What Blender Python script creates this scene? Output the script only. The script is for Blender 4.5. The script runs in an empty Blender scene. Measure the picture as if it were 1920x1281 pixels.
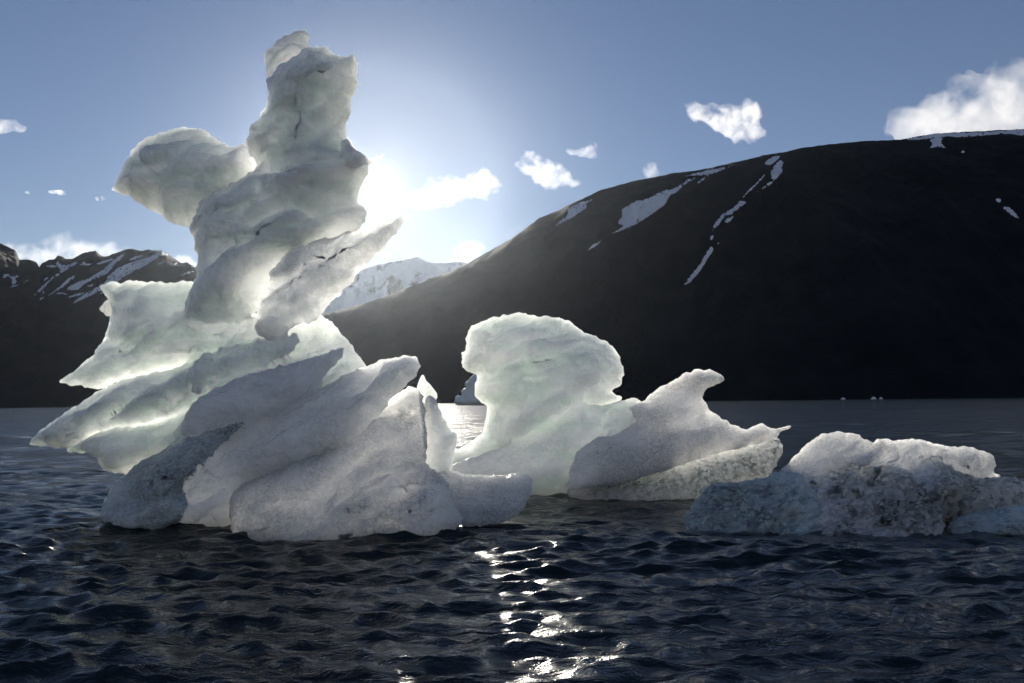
import bpy, math, random
import numpy as np
from mathutils import Vector, Matrix
from mathutils.geometry import delaunay_2d_cdt
from mathutils.bvhtree import BVHTree

random.seed(7)
rng = np.random.default_rng(7)
scene = bpy.context.scene
col = scene.collection
R = math.radians

# ------------------------------------------------------------------ camera
FPX = 1600.0                      # focal length in photograph pixels (1920 wide)
CAM_H = 1.5
CX, CY = 960.0, 640.5
PITCH = math.atan((753.5 - CY) / FPX)
ROLL = math.atan(21.0 / 1920.0)
_f = np.array([0, math.cos(PITCH), math.sin(PITCH)])
_r0 = np.array([1.0, 0, 0])
_u0 = np.array([0, -math.sin(PITCH), math.cos(PITCH)])
_r = _r0 * math.cos(ROLL) - _u0 * math.sin(ROLL)
_u = _u0 * math.cos(ROLL) + _r0 * math.sin(ROLL)
CAM = np.array([0, 0, CAM_H])
cam_data = bpy.data.cameras.new('camera')
cam_data.sensor_width = 36.0
cam_data.lens = 36.0 * FPX / 1920.0
cam_data.clip_start = 0.05
cam_data.clip_end = 60000.0
cam = bpy.data.objects.new('camera', cam_data)
col.objects.link(cam)
m = Matrix.Identity(4)
for i in range(3):
    m[i][0], m[i][1], m[i][2], m[i][3] = _r[i], _u[i], -_f[i], CAM[i]
cam.matrix_world = m
scene.camera = cam


def raydir(px, py):
    dx = (np.asarray(px, float) - CX) / FPX
    dy = (CY - np.asarray(py, float)) / FPX
    return _f + dx[..., None] * _r + dy[..., None] * _u


def at(px, py, Y):
    """photograph pixel -> point of its ray that lies Y metres ahead"""
    d = raydir(px, py)
    return CAM + d * (np.asarray(Y, float) / d[..., 1])[..., None]


# ------------------------------------------------------------------ sky and sun
SUN_PX = (707.0, 353.0)
sd = raydir(np.array(SUN_PX[0]), np.array(SUN_PX[1]))
sd = sd / np.linalg.norm(sd)
SUN_EL = math.asin(sd[2])
SUN_AZ = math.atan2(sd[0], sd[1])          # from +Y towards +X
world = bpy.data.worlds.new('World')
scene.world = world
world.use_nodes = True
nt = world.node_tree
nt.nodes.clear()
N = nt.nodes.new
L = nt.links.new
out = N('ShaderNodeOutputWorld')
bg = N('ShaderNodeBackground')
sky = N('ShaderNodeTexSky')
sky.sky_type = 'NISHITA'
sky.sun_disc = False
sky.sun_elevation = SUN_EL
sky.sun_rotation = SUN_AZ
sky.altitude = 0
sky.air_density = 1.0
sky.dust_density = 0.0
sky.ozone_density = 4.0
bg.inputs['Strength'].default_value = 0.056
wb = N('ShaderNodeMix'); wb.data_type = 'RGBA'; wb.blend_type = 'MULTIPLY'
wb.inputs['Factor'].default_value = 1.0
wb.inputs['B'].default_value = (1.09, 0.80, 0.74, 1)      # camera white balance
L(sky.outputs[0], wb.inputs['A']); L(wb.outputs['Result'], bg.inputs['Color'])
# the sun itself and the bright air round it, as the sky shows them
geo = N('ShaderNodeTexCoord')
dot = N('ShaderNodeVectorMath'); dot.operation = 'DOT_PRODUCT'
nrm = N('ShaderNodeVectorMath'); nrm.operation = 'NORMALIZE'
L(geo.outputs['Generated'], nrm.inputs[0])
L(nrm.outputs[0], dot.inputs[0])
dot.inputs[1].default_value = tuple(sd)


def mth(op, a, b=None, clamp=False):
    n = N('ShaderNodeMath'); n.operation = op; n.use_clamp = clamp
    for i, v in enumerate((a, b)):
        if v is None:
            continue
        if hasattr(v, 'links'):
            L(v, n.inputs[i])
        else:
            n.inputs[i].default_value = v
    return n.outputs[0]


d0 = mth('MAXIMUM', dot.outputs['Value'], 0.0)
gs = None
for pw, st in ((22000.0, 16.0), (5000.0, 0.5), (350.0, 0.16), (60.0, 0.04)):
    g = mth('MULTIPLY', mth('POWER', d0, pw), st)
    gs = g if gs is None else mth('ADD', gs, g)
bg2 = N('ShaderNodeBackground')
bg2.inputs['Color'].default_value = (1.0, 0.95, 0.86, 1)
L(gs, bg2.inputs['Strength'])
addsh = N('ShaderNodeAddShader')
L(bg.outputs[0], addsh.inputs[0]); L(bg2.outputs[0], addsh.inputs[1])
L(addsh.outputs[0], out.inputs['Surface'])

sun_data = bpy.data.lights.new('sun', 'SUN')
sun_data.energy = 5.0
sun_data.angle = R(0.53)
sun_data.color = (1.0, 0.93, 0.82)
sun = bpy.data.objects.new('sun', sun_data)
sun.rotation_euler = Vector(sd).to_track_quat('Z', 'Y').to_euler()
sun.location = (-10, 60, 40)
col.objects.link(sun)

vs = scene.view_settings
vs.view_transform = 'Standard'
vs.look = 'None'
vs.exposure = 0.85
vs.gamma = 1.0
scene.render.engine = 'CYCLES'
cy = scene.cycles
cy.use_denoising = True
cy.max_bounces = 10
cy.diffuse_bounces = 3
cy.glossy_bounces = 4
cy.transmission_bounces = 8
cy.volume_bounces = 2
cy.transparent_max_bounces = 12
cy.sample_clamp_indirect = 6.0
cy.sample_clamp_direct = 20.0
cy.caustics_reflective = False
cy.caustics_refractive = False

# ------------------------------------------------------------------ numpy noise
_perm = rng.permutation(256)
_perm = np.concatenate([_perm, _perm, _perm])
_grad = rng.normal(size=(256, 3)); _grad /= np.linalg.norm(_grad, axis=1)[:, None]


def perlin(p):
    p = np.asarray(p, float)
    i = np.floor(p).astype(int); f = p - i
    i &= 255
    u = f * f * f * (f * (f * 6 - 15) + 10)
    res = 0
    for a in (0, 1):
        wa = u[:, 0] if a else 1 - u[:, 0]
        for b in (0, 1):
            wb = u[:, 1] if b else 1 - u[:, 1]
            for c in (0, 1):
                wc = u[:, 2] if c else 1 - u[:, 2]
                h = _perm[_perm[_perm[(i[:, 0] + a)] + ((i[:, 1] + b) & 255)] + ((i[:, 2] + c) & 255)]
                g = _grad[h]
                res = res + wa * wb * wc * (g[:, 0] * (f[:, 0] - a) + g[:, 1] * (f[:, 1] - b) + g[:, 2] * (f[:, 2] - c))
    return res * 1.6


def fbm(p, octv=4, gain=0.5, ridged=False):
    a, s, t = 1.0, 0, np.asarray(p, float)
    for o in range(octv):
        n = perlin(t + 17.3 * o)
        s = s + a * ((1 - 2 * np.abs(n)) if ridged else n)
        a *= gain; t = t * 2.03
    return s


def worley(p):
    """distance to the nearest jittered cell point"""
    i = np.floor(p).astype(int)
    best = np.full(len(p), 9.0)
    for a in (-1, 0, 1):
        for b in (-1, 0, 1):
            for c in (-1, 0, 1):
                q = i + (a, b, c)
                h = _perm[_perm[_perm[q[:, 0] & 255] + (q[:, 1] & 255)] + (q[:, 2] & 255)]
                pt = q + 0.5 + 0.45 * _grad[h]
                best = np.minimum(best, ((pt - p) ** 2).sum(1))
    return np.sqrt(best)


def facets(p, k=17.0):
    """planes of random tilt, one for each jittered cell, meeting in crisp creases"""
    i = np.floor(p).astype(int)
    num = np.zeros(len(p)); den = np.zeros(len(p)) + 1e-12
    for a in (-1, 0, 1):
        for b in (-1, 0, 1):
            for c in (-1, 0, 1):
                q = i + (a, b, c)
                h = _perm[_perm[_perm[q[:, 0] & 255] + (q[:, 1] & 255)] + (q[:, 2] & 255)]
                dv = p - (q + 0.5 + 0.42 * _grad[h])
                w = np.exp(-k * (dv ** 2).sum(1))
                num += w * ((dv * _grad[(h * 5 + 77) & 255]).sum(1) + 0.35 * _grad[(h + 9) & 255][:, 0]); den += w
    return num / den


# ------------------------------------------------------------------ helpers
def tag(o, label=None, cat=None, group=None, kind=None):
    if label: o['label'] = label
    if cat: o['category'] = cat
    if group: o['group'] = group
    if kind: o['kind'] = kind
    return o


def mesh_object(name, verts, faces, mat, parent=None, loc=(0, 0, 0), smooth=True):
    loc = np.asarray(loc, float)
    me = bpy.data.meshes.new(name)
    verts = np.asarray(verts, float) - loc
    me.from_pydata(verts.tolist(), [], faces.tolist() if hasattr(faces, 'tolist') else faces)
    me.update()
    if smooth:
        me.polygons.foreach_set('use_smooth', np.ones(len(me.polygons), bool))
    me.materials.append(mat)
    o = bpy.data.objects.new(name, me)
    col.objects.link(o)
    if parent is not None:
        o.parent = parent
    else:
        o.location = loc
    return o


def empty(name, loc):
    e = bpy.data.objects.new(name, None)
    e.location = loc
    e.empty_display_size = 0.3
    col.objects.link(e)
    return e


def zz(x0, y0, s, pts):
    return [(x0 + a * s, y0 + b * s) for a, b in pts]


def smooth_outline(pts, step, jit=0.0, jscale=12.0, seed=0.0, tension=0.5):
    """Catmull-Rom through the points, resampled every `step`, then roughened"""
    p = np.asarray(pts, float); n = len(p); dense = []
    for i in range(n):
        a, b, c, d = p[i - 1], p[i], p[(i + 1) % n], p[(i + 2) % n]
        k = max(3, int(np.linalg.norm(c - b) / 2))
        t = np.linspace(0, 1, k, endpoint=False)[:, None]
        m1 = (c - a) * tension * 0.8; m2 = (d - b) * tension * 0.8
        dense.append((2 * t**3 - 3 * t**2 + 1) * b + (t**3 - 2 * t**2 + t) * m1 + (-2 * t**3 + 3 * t**2) * c + (t**3 - t**2) * m2)
    q = np.concatenate(dense)
    seg = np.linalg.norm(np.roll(q, -1, 0) - q, axis=1)
    s = np.concatenate([[0], np.cumsum(seg)])
    m = max(8, int(s[-1] / step))
    tt = np.arange(m) / m * s[-1]
    qq = np.vstack([q, q[:1]])
    o = np.stack([np.interp(tt, s, qq[:, 0]), np.interp(tt, s, qq[:, 1])], 1)
    if jit:
        tan = np.roll(o, -1, 0) - np.roll(o, 1, 0)
        nor = np.stack([-tan[:, 1], tan[:, 0]], 1) / (np.linalg.norm(tan, axis=1)[:, None] + 1e-9)
        c = np.stack([o[:, 0] / jscale, o[:, 1] / jscale, np.full(m, seed)], 1)
        o = o + nor * (fbm(c, 4, 0.62) * jit)[:, None]
    return o


def seg_dist(p, poly):
    a = poly; b = np.roll(poly, -1, 0); ab = b - a
    L2 = (ab**2).sum(1) + 1e-12
    out_ = np.empty(len(p))
    for k in range(0, len(p), 2000):
        q = p[k:k + 2000]
        t = np.clip(((q[:, None] - a) * ab).sum(2) / L2, 0, 1)
        d = ((q[:, None] - a - t[..., None] * ab) ** 2).sum(2)
        out_[k:k + 2000] = np.sqrt(d.min(1))
    return out_


def inside(p, poly):
    x, y = p[:, 0], p[:, 1]; r = np.zeros(len(p), bool)
    x1, y1 = poly[:, 0], poly[:, 1]; x2, y2 = np.roll(x1, -1), np.roll(y1, -1)
    for a, b, c, d in zip(x1, y1, x2, y2):
        if b == d: continue
        r ^= ((b > y) != (d > y)) & (x < (c - a) * (y - b) / (d - b) + a)
    return r


def fill(poly, step):
    """triangulated sheet inside an outline: 2D points, triangles, distance to the outline"""
    lo, hi = poly.min(0), poly.max(0)
    gx = np.arange(lo[0], hi[0], step); gy = np.arange(lo[1], hi[1], step * 0.866)
    X, Yy = np.meshgrid(gx, gy)
    X = X + (np.arange(len(gy)) % 2)[:, None] * step * 0.5
    g = np.stack([X.ravel(), Yy.ravel()], 1) + rng.normal(size=(X.size, 2)) * step * 0.12
    g = g[inside(g, poly)]
    if len(g):
        g = g[seg_dist(g, poly) > step * 0.55]
    n = len(poly)
    pts = [Vector(v) for v in np.vstack([poly, g])]
    v, e, f, *_ = delaunay_2d_cdt(pts, [], [list(range(n))], 1, 1e-6)
    v = np.array([(a[0], a[1]) for a in v]); f = np.array([list(t) for t in f])
    d = seg_dist(v, poly); d[d < 1e-4] = 0
    return v, f, d


STEP = 2.3


def slab(name, pts, Y, mat, parent=None, loc=(0, 0, 0), tf=0.4, tb=0.5, D=60.0, step=None, jit=3.0, jscale=14.0,
         wob=0.25, wfreq=0.5, rough=0.05, rfreq=2.0, strata=0.04, sdir=0.55, sfreq=3.0, cups=0.0, cfreq=6.0,
         edge=0.25, lean=(0, 0), power=0.95, streaks=0.0, seed=None):
    """A solid whose outline in the photograph is `pts`, standing Y metres away (number, or
    (Y0, x0, dY/dx, y0, dY/dy) for a tilted plane), tf / tb thick towards / away from the viewer."""
    seed = random.random() * 50 if seed is None else seed
    step = step or STEP
    poly = smooth_outline(pts, step, jit, jscale, seed)
    v, f, d = fill(poly, step)
    if isinstance(Y, tuple):
        Y0, x0, ax, y0, ay = Y
        Yv = Y0 + ax * (v[:, 0] - x0) + ay * (v[:, 1] - y0)
    else:
        Yv = np.full(len(v), float(Y))
    base = at(v[:, 0], v[:, 1], Yv)
    sc = np.median(Yv) / 10.0
    cc = base / sc + seed
    base[:, 1] += wob * perlin(cc * wfreq) * 1.3
    t = np.clip(d / D, 0, 1)
    prof = (1 - (1 - t) ** 2) ** power
    bnd = d <= 0
    sheets = []
    for sgn, T in ((-1, tf), (1, tb)):
        q = cc + (0 if sgn < 0 else 31.7)
        off = T * prof * (1 + 0.22 * fbm(q * wfreq * 1.6, 3))
        w = (cc[:, 2] * math.cos(sdir) - cc[:, 0] * math.sin(sdir)) * sfreq + 0.8 * perlin(q * 0.7) + 0.25 * perlin(q * 2.5)
        fr = w - np.floor(w)
        saw = np.where(fr < 0.8, fr / 0.8, (1 - fr) / 0.2) - 0.5
        hgt = (np.floor(w).astype(int) * 7919 % 13) / 13.0
        off = off + strata * prof * saw * (0.4 + 1.2 * hgt)
        rd = fbm(q * rfreq, 6, 0.55)
        off = off + 0.6 * rough * (edge + (1 - edge) * prof) * rd * (d > 0)
        off = off + 0.35 * rough * prof * (fbm(q * rfreq * 2.2 + 9, 4, 0.6, ridged=True) - 0.8)
        if streaks:
            al = q[:, 0] * math.cos(sdir) + q[:, 2] * math.sin(sdir); ac = q[:, 2] * math.cos(sdir) - q[:, 0] * math.sin(sdir)
            wv = 0.35 * perlin(q * 1.3)
            sv = fbm(np.stack([al * 1.6, ac * 7 + wv * 7, q[:, 1] * 2], 1), 5, 0.6, ridged=True) - 0.8
            off = off + streaks * prof * sv
        if cups:
            off = off + cups * prof * (worley(q * cfreq) - 0.5) + 0.5 * cups * prof * (worley(q * cfreq * 2.3) - 0.5)
        p = base.copy()
        p[:, 1] += sgn * np.maximum(off, 0.004 * sc * (d > 0))
        p[:, 0] += lean[0] * sgn * off; p[:, 2] += lean[1] * sgn * off
        sheets.append(p)
    # front keeps every vertex, the back only adds those off the outline
    idx = np.arange(len(v)); extra = np.where(~bnd)[0]
    idx2 = idx.copy(); idx2[extra] = len(v) + np.arange(len(extra))
    verts = np.vstack([sheets[0], sheets[1][extra]])
    a, b, c = verts[f[0, 0]], verts[f[0, 1]], verts[f[0, 2]]
    p2 = v[f]; area = ((p2[:, 1, 0] - p2[:, 0, 0]) * (p2[:, 2, 1] - p2[:, 0, 1]) - (p2[:, 2, 0] - p2[:, 0, 0]) * (p2[:, 1, 1] - p2[:, 0, 1])).sum()
    ff = f if area < 0 else f[:, ::-1]           # pixel y runs down
    faces = np.vstack([ff, idx2[ff[:, ::-1]]])
    o = mesh_object(name, verts, faces, mat, parent, loc)
    th = np.clip(d / 26.0, 0, 1); th = np.concatenate([th, th[extra]])
    o.data.attributes.new('thick', 'FLOAT', 'POINT').data.foreach_set('value', th.astype(np.float32))
    return o


def mesh_arrays(me):
    n = len(me.vertices); co = np.empty(n * 3); me.vertices.foreach_get('co', co)
    no = np.empty(n * 3); me.vertices.foreach_get('normal', no)
    e = np.empty(len(me.edges) * 2, np.int32); me.edges.foreach_get('vertices', e)
    return co.reshape(-1, 3), no.reshape(-1, 3), e.reshape(-1, 2)


def fuse(name, parts, parent, loc, voxel=0.0155, smooth=2, strata=0.05, sdir=0.5, sfreq=2.0, rough=0.03, rfreq=3.0,
         cups=0.02, cfreq=7.0, facet=0.09, streaks=0.0, rough_mats=()):
    """one continuous solid out of overlapping lobes; every face keeps the material of the lobe it came from"""
    V, F, own, mats, n0, TH = [], [], [], [], 0, []
    for o in parts:
        co, _, _ = mesh_arrays(o.data); co = co + np.array(o.location)
        f = np.empty(len(o.data.polygons) * 3, np.int32); o.data.polygons.foreach_get('vertices', f)
        V.append(co); F.append(f.reshape(-1, 3) + n0); n0 += len(co)
        th = np.empty(len(co), np.float32); o.data.attributes['thick'].data.foreach_get('value', th); TH.append(th)
        mt = o.data.materials[0]
        if mt not in mats: mats.append(mt)
        own.append(np.full(len(co), mats.index(mt)))
        me = o.data; bpy.data.objects.remove(o); bpy.data.meshes.remove(me)
    V = np.vstack(V); F = np.vstack(F); own = np.concatenate(own); TH = np.concatenate(TH)
    tmp = mesh_object('tmp', V, F, mats[0])
    md = tmp.modifiers.new('v', 'REMESH'); md.mode = 'VOXEL'; md.voxel_size = voxel; md.use_smooth_shade = True
    dg = bpy.context.evaluated_depsgraph_get(); dg.update()
    me = bpy.data.meshes.new_from_object(tmp.evaluated_get(dg))
    old = tmp.data; bpy.data.objects.remove(tmp); bpy.data.meshes.remove(old)
    co, no, e = mesh_arrays(me)
    deg = np.bincount(e.ravel(), minlength=len(co)).astype(float)[:, None] + 1e-9
    for it in range(smooth):
        acc = np.stack([np.bincount(e[:, 0], co[e[:, 1], k], len(co)) + np.bincount(e[:, 1], co[e[:, 0], k], len(co)) for k in range(3)], 1)
        co = co + 0.6 * (acc / deg - co)
    me.vertices.foreach_set('co', co.ravel()); me.update()
    _, no, _ = mesh_arrays(me)
    # which lobe each vertex came from
    from mathutils.kdtree import KDTree
    sub = np.arange(0, len(V), 2)
    kd = KDTree(len(sub))
    for k in sub: kd.insert(V[k], int(k))
    kd.balance()
    near = np.array([kd.find(c)[1] for c in co])
    vm = own[near]; th = TH[near]
    isr = np.array([m in rough_mats for m in mats], float)[vm]
    q = co + 11.3
    w = (q[:, 2] * math.cos(sdir) - q[:, 0] * math.sin(sdir) + 0.25 * q[:, 1]) * sfreq + 0.9 * perlin(q * 0.55) + 0.3 * perlin(q * 1.9)
    amp = np.clip(0.5 + 1.1 * perlin(q * 0.8 + 4), 0.1, 1.2)
    d = 0
    for k, (a, fq) in enumerate(((1.0, 1.0), (0.38, 3.1))):
        ww = w * fq + 3.7 * k; fr = ww - np.floor(ww)
        saw = np.where(fr < 0.86, fr / 0.86, (1 - fr) / 0.14) - 0.5
        d = d + strata * a * saw * amp
    d = d + rough * fbm(q * rfreq, 5, 0.5) + 0.6 * rough * (fbm(q * rfreq * 0.8 + 5, 3, 0.5, ridged=True) - 0.8)
    al = q[:, 0] * math.cos(sdir) + q[:, 2] * math.sin(sdir); ac = q[:, 2] * math.cos(sdir) - q[:, 0] * math.sin(sdir)
    wp = q + 0.25 * np.stack([perlin(q * 1.1), perlin(q * 1.1 + 7), perlin(q * 1.1 + 13)], 1)
    al2 = wp[:, 0] * math.cos(sdir) + wp[:, 2] * math.sin(sdir); ac2 = wp[:, 2] * math.cos(sdir) - wp[:, 0] * math.sin(sdir)
    d = d + facet * facets(np.stack([al2 * 0.9, ac2 * 2.6, wp[:, 1] * 1.4], 1))
    d = d + 0.34 * facet * facets(np.stack([al2 * 2.4, ac2 * 5.5, wp[:, 1] * 3.0], 1) + 31)
    d = d + 0.26 * facet * facets(wp * 7.0 + 57) * (0.5 + 0.45 * isr)
    if streaks:
        d = d + streaks * (fbm(np.stack([al2 * 1.6, ac2 * 7, q[:, 1] * 2.5], 1), 4, 0.55, ridged=True) - 0.8)
    cu = (worley(q * cfreq) - 0.5) + 0.5 * (worley(q * cfreq * 2.2) - 0.5)
    d = d + cups * cu * (0.25 + 1.0 * isr)
    d = d * (0.12 + 0.88 * th) * (0.12 + 0.88 * np.abs(no[:, 1]) ** 0.8)        # keep edges thin and crisp
    co = co + no * d[:, None]
    me.vertices.foreach_set('co', (co - np.asarray(loc)).ravel())
    me.materials.clear()
    for mt in mats: me.materials.append(mt)
    np_ = len(me.polygons)
    ls = np.empty(np_, np.int32); me.polygons.foreach_get('loop_start', ls)
    vi = np.empty(len(me.loops), np.int32); me.loops.foreach_get('vertex_index', vi)
    me.polygons.foreach_set('material_index', vm[vi[ls]].astype(np.int32))
    me.polygons.foreach_set('use_smooth', np.ones(np_, bool))
    me.update(); me.name = name
    o = bpy.data.objects.new(name, me); col.objects.link(o)
    if parent is not None: o.parent = parent
    else: o.location = loc
    return o


# ------------------------------------------------------------------ materials
def new_mat(name):
    mt = bpy.data.materials.new(name); mt.use_nodes = True
    t = mt.node_tree; t.nodes.clear()
    o = t.nodes.new('ShaderNodeOutputMaterial')
    return mt, t, o


def node(t, kind, **kw):
    n = t.nodes.new(kind)
    for k, v in kw.items():
        if k in n.inputs.keys() if hasattr(n.inputs, 'keys') else False:
            n.inputs[k].default_value = v
        else:
            setattr(n, k, v)
    return n


def setin(n, **kw):
    for k, v in kw.items():
        n.inputs[k.replace('_', ' ')].default_value = v
    return n


def ice_material(name, base, radius, scale, rough=0.3, bump=0.3, bscale=14.0, clear=0.0, streak=0.0, dirt=0.16, grain=0.0, crystal=0.2, cscale=32.0):
    mt, t, o = new_mat(name)
    tc = t.nodes.new('ShaderNodeTexCoord')
    p = t.nodes.new('ShaderNodeBsdfPrincipled')
    # colour: faint darker layers that carry fine debris
    mp = t.nodes.new('ShaderNodeMapping'); mp.inputs['Rotation'].default_value = (0, R(-32), 0)
    mp.inputs['Scale'].default_value = (0.25, 0.4, 1.6)
    t.links.new(tc.outputs['Object'], mp.inputs[0])
    n1 = t.nodes.new('ShaderNodeTexNoise'); setin(n1, Scale=2.2, Detail=7.0, Roughness=0.62)
    t.links.new(mp.outputs[0], n1.inputs['Vector'])
    cr = t.nodes.new('ShaderNodeValToRGB')
    cr.color_ramp.elements[0].position = 0.33; cr.color_ramp.elements[1].position = 0.55
    dk = tuple(c * (1 - dirt) for c in base)
    cr.color_ramp.elements[0].color = (*dk, 1); cr.color_ramp.elements[1].color = (*base, 1)
    t.links.new(n1.outputs['Fac'], cr.inputs[0])
    # clear and frosted grains
    ng = t.nodes.new('ShaderNodeTexNoise'); setin(ng, Scale=30.0, Detail=5.0, Roughness=0.75)
    t.links.new(tc.outputs['Object'], ng.inputs['Vector'])
    gr = t.nodes.new('ShaderNodeMapRange'); gr.inputs[1].default_value = 0.36; gr.inputs[2].default_value = 0.6
    gr.inputs[3].default_value = 1 - grain; gr.inputs[4].default_value = 1.0
    t.links.new(ng.outputs['Fac'], gr.inputs[0])
    mg = t.nodes.new('ShaderNodeVectorMath'); mg.operation = 'SCALE'
    t.links.new(cr.outputs[0], mg.inputs[0]); t.links.new(gr.outputs[0], mg.inputs['Scale'])
    t.links.new(mg.outputs[0], p.inputs['Base Color'])
    setin(p, Roughness=rough, IOR=1.31)
    p.subsurface_method = 'RANDOM_WALK'
    p.inputs['Subsurface Weight'].default_value = 0.85
    p.inputs['Subsurface Radius'].default_value = radius
    p.inputs['Subsurface Scale'].default_value = scale
    # relief: melt cups and fine crystals
    vo = t.nodes.new('ShaderNodeTexVoronoi'); vo.feature = 'SMOOTH_F1'; setin(vo, Scale=bscale)
    nz = t.nodes.new('ShaderNodeTexNoise'); setin(nz, Scale=bscale * 1.7, Detail=6.0, Roughness=0.65)
    wv = t.nodes.new('ShaderNodeVectorMath'); wv.operation = 'MULTIPLY_ADD'
    nd = t.nodes.new('ShaderNodeTexNoise'); setin(nd, Scale=4.0, Detail=3.0)
    t.links.new(tc.outputs['Object'], nd.inputs['Vector'])
    t.links.new(nd.outputs['Color'], wv.inputs[0]); wv.inputs[1].default_value = (.12, .12, .12)
    t.links.new(tc.outputs['Object'], wv.inputs[2])
    t.links.new(wv.outputs[0], vo.inputs['Vector']); t.links.new(wv.outputs[0], nz.inputs['Vector'])
    ad = t.nodes.new('ShaderNodeMath'); ad.operation = 'ADD'
    t.links.new(vo.outputs['Distance'], ad.inputs[0]); t.links.new(nz.outputs['Fac'], ad.inputs[1])
    h = ad.outputs[0]
    if streak:
        ms = t.nodes.new('ShaderNodeMapping'); ms.inputs['Rotation'].default_value = (0, R(-38), 0)
        ms.inputs['Scale'].default_value = (1.2, 3.0, 7.0)
        t.links.new(wv.outputs[0], ms.inputs[0])
        ns = t.nodes.new('ShaderNodeTexNoise'); setin(ns, Scale=4.0, Detail=5.0, Roughness=0.6)
        t.links.new(ms.outputs[0], ns.inputs['Vector'])
        mm = t.nodes.new('ShaderNodeMath'); mm.operation = 'MULTIPLY_ADD'; mm.inputs[1].default_value = streak
        t.links.new(ns.outputs['Fac'], mm.inputs[0]); t.links.new(h, mm.inputs[2]); h = mm.outputs[0]
    bp = t.nodes.new('ShaderNodeBump'); setin(bp, Strength=bump, Distance=0.05)
    t.links.new(h, bp.inputs['Height'])
    nm = t.nodes.new('ShaderNodeTexNoise'); setin(nm, Scale=1.3, Detail=3.0)
    t.links.new(tc.outputs['Object'], nm.inputs['Vector'])
    rm = t.nodes.new('ShaderNodeMapRange'); rm.inputs[1].default_value = 0.40; rm.inputs[2].default_value = 0.62
    rm.inputs[3].default_value = bump * 0.25; rm.inputs[4].default_value = bump * 1.2
    t.links.new(nm.outputs['Fac'], rm.inputs[0]); t.links.new(rm.outputs[0], bp.inputs['Strength'])
    # crystals: every grain of the ice has its own tilt and clearness
    vc = t.nodes.new('ShaderNodeTexVoronoi'); vc.feature = 'F1'; setin(vc, Scale=cscale)
    t.links.new(wv.outputs[0], vc.inputs['Vector'])
    tl = t.nodes.new('ShaderNodeVectorMath'); tl.operation = 'MULTIPLY_ADD'
    t.links.new(vc.outputs['Color'], tl.inputs[0]); tl.inputs[1].default_value = (crystal * 1.6,) * 3; tl.inputs[2].default_value = (-crystal * 0.8,) * 3
    ta = t.nodes.new('ShaderNodeVectorMath'); ta.operation = 'ADD'
    t.links.new(tl.outputs[0], ta.inputs[0]); t.links.new(bp.outputs[0], ta.inputs[1])
    tn = t.nodes.new('ShaderNodeVectorMath'); tn.operation = 'NORMALIZE'
    t.links.new(ta.outputs[0], tn.inputs[0])
    sp = t.nodes.new('ShaderNodeSeparateColor'); t.links.new(vc.outputs['Color'], sp.inputs[0])
    t.links.new(tn.outputs[0], p.inputs['Normal'])
    if clear:
        g = t.nodes.new('ShaderNodeBsdfGlass'); setin(g, Roughness=0.03, IOR=1.31)
        g.inputs['Color'].default_value = (0.80, 0.90, 0.88, 1)
        t.links.new(tn.outputs[0], g.inputs['Normal'])
        mx = t.nodes.new('ShaderNodeMixShader')
        n3 = t.nodes.new('ShaderNodeTexNoise'); setin(n3, Scale=1.6, Detail=4.0)
        t.links.new(tc.outputs['Object'], n3.inputs['Vector'])
        mr = t.nodes.new('ShaderNodeMapRange'); mr.inputs[1].default_value = 0.38; mr.inputs[2].default_value = 0.62
        mr.inputs[3].default_value = clear * 0.4; mr.inputs[4].default_value = min(1, clear * 1.4)
        t.links.new(n3.outputs['Fac'], mr.inputs[0])
        pg = t.nodes.new('ShaderNodeMath'); pg.operation = 'MULTIPLY_ADD'; pg.inputs[1].default_value = 1.3; pg.inputs[2].default_value = 0.35
        t.links.new(sp.outputs[0], pg.inputs[0])
        pm = t.nodes.new('ShaderNodeMath'); pm.operation = 'MULTIPLY'; pm.use_clamp = True
        t.links.new(pg.outputs[0], pm.inputs[0]); t.links.new(mr.outputs[0], pm.inputs[1])
        t.links.new(pm.outputs[0], mx.inputs[0])
        t.links.new(p.outputs[0], mx.inputs[1]); t.links.new(g.outputs[0], mx.inputs[2])
        t.links.new(mx.outputs[0], o.inputs['Surface'])
    else:
        t.links.new(p.outputs[0], o.inputs['Surface'])
    return mt


M_white = ice_material('white_bubbly_ice', (0.94, 0.96, 0.945), (0.93, 1.0, 0.95), 0.48, 0.18, 0.30, 9, clear=0.08, crystal=0.15)
M_pale = ice_material('pale_blue_ice', (0.96, 0.97, 0.965), (0.95, 1.0, 1.0), 1.10, 0.10, 0.5, 12, clear=0.11, crystal=0.32, cscale=46)
M_green = ice_material('green_grey_ice', (0.935, 0.97, 0.94), (0.90, 1.0, 0.92), 0.80, 0.14, 0.28, 8, clear=0.08, crystal=0.15)
M_rough = ice_material('crystalline_ice', (0.97, 0.97, 0.96), (1.0, 1.0, 0.97), 0.95, 0.08, 0.8, 16, clear=0.20, crystal=0.50, cscale=46)
M_clear = ice_material('clear_streaked_ice', (0.97, 0.975, 0.965), (0.95, 1.0, 0.96), 1.2, 0.06, 1.0, 16, clear=0.40, streak=2.6, grain=0.0, crystal=0.55, cscale=20)
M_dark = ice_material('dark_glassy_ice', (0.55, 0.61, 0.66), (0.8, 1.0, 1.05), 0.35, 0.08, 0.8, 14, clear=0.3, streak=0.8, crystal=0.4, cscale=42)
M_navy = ice_material('navy_crinkled_ice', (0.50, 0.58, 0.60), (0.8, 1.0, 1.0), 0.35, 0.06, 0.9, 22, clear=0.36, streak=1.4, crystal=0.55, cscale=24)


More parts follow.
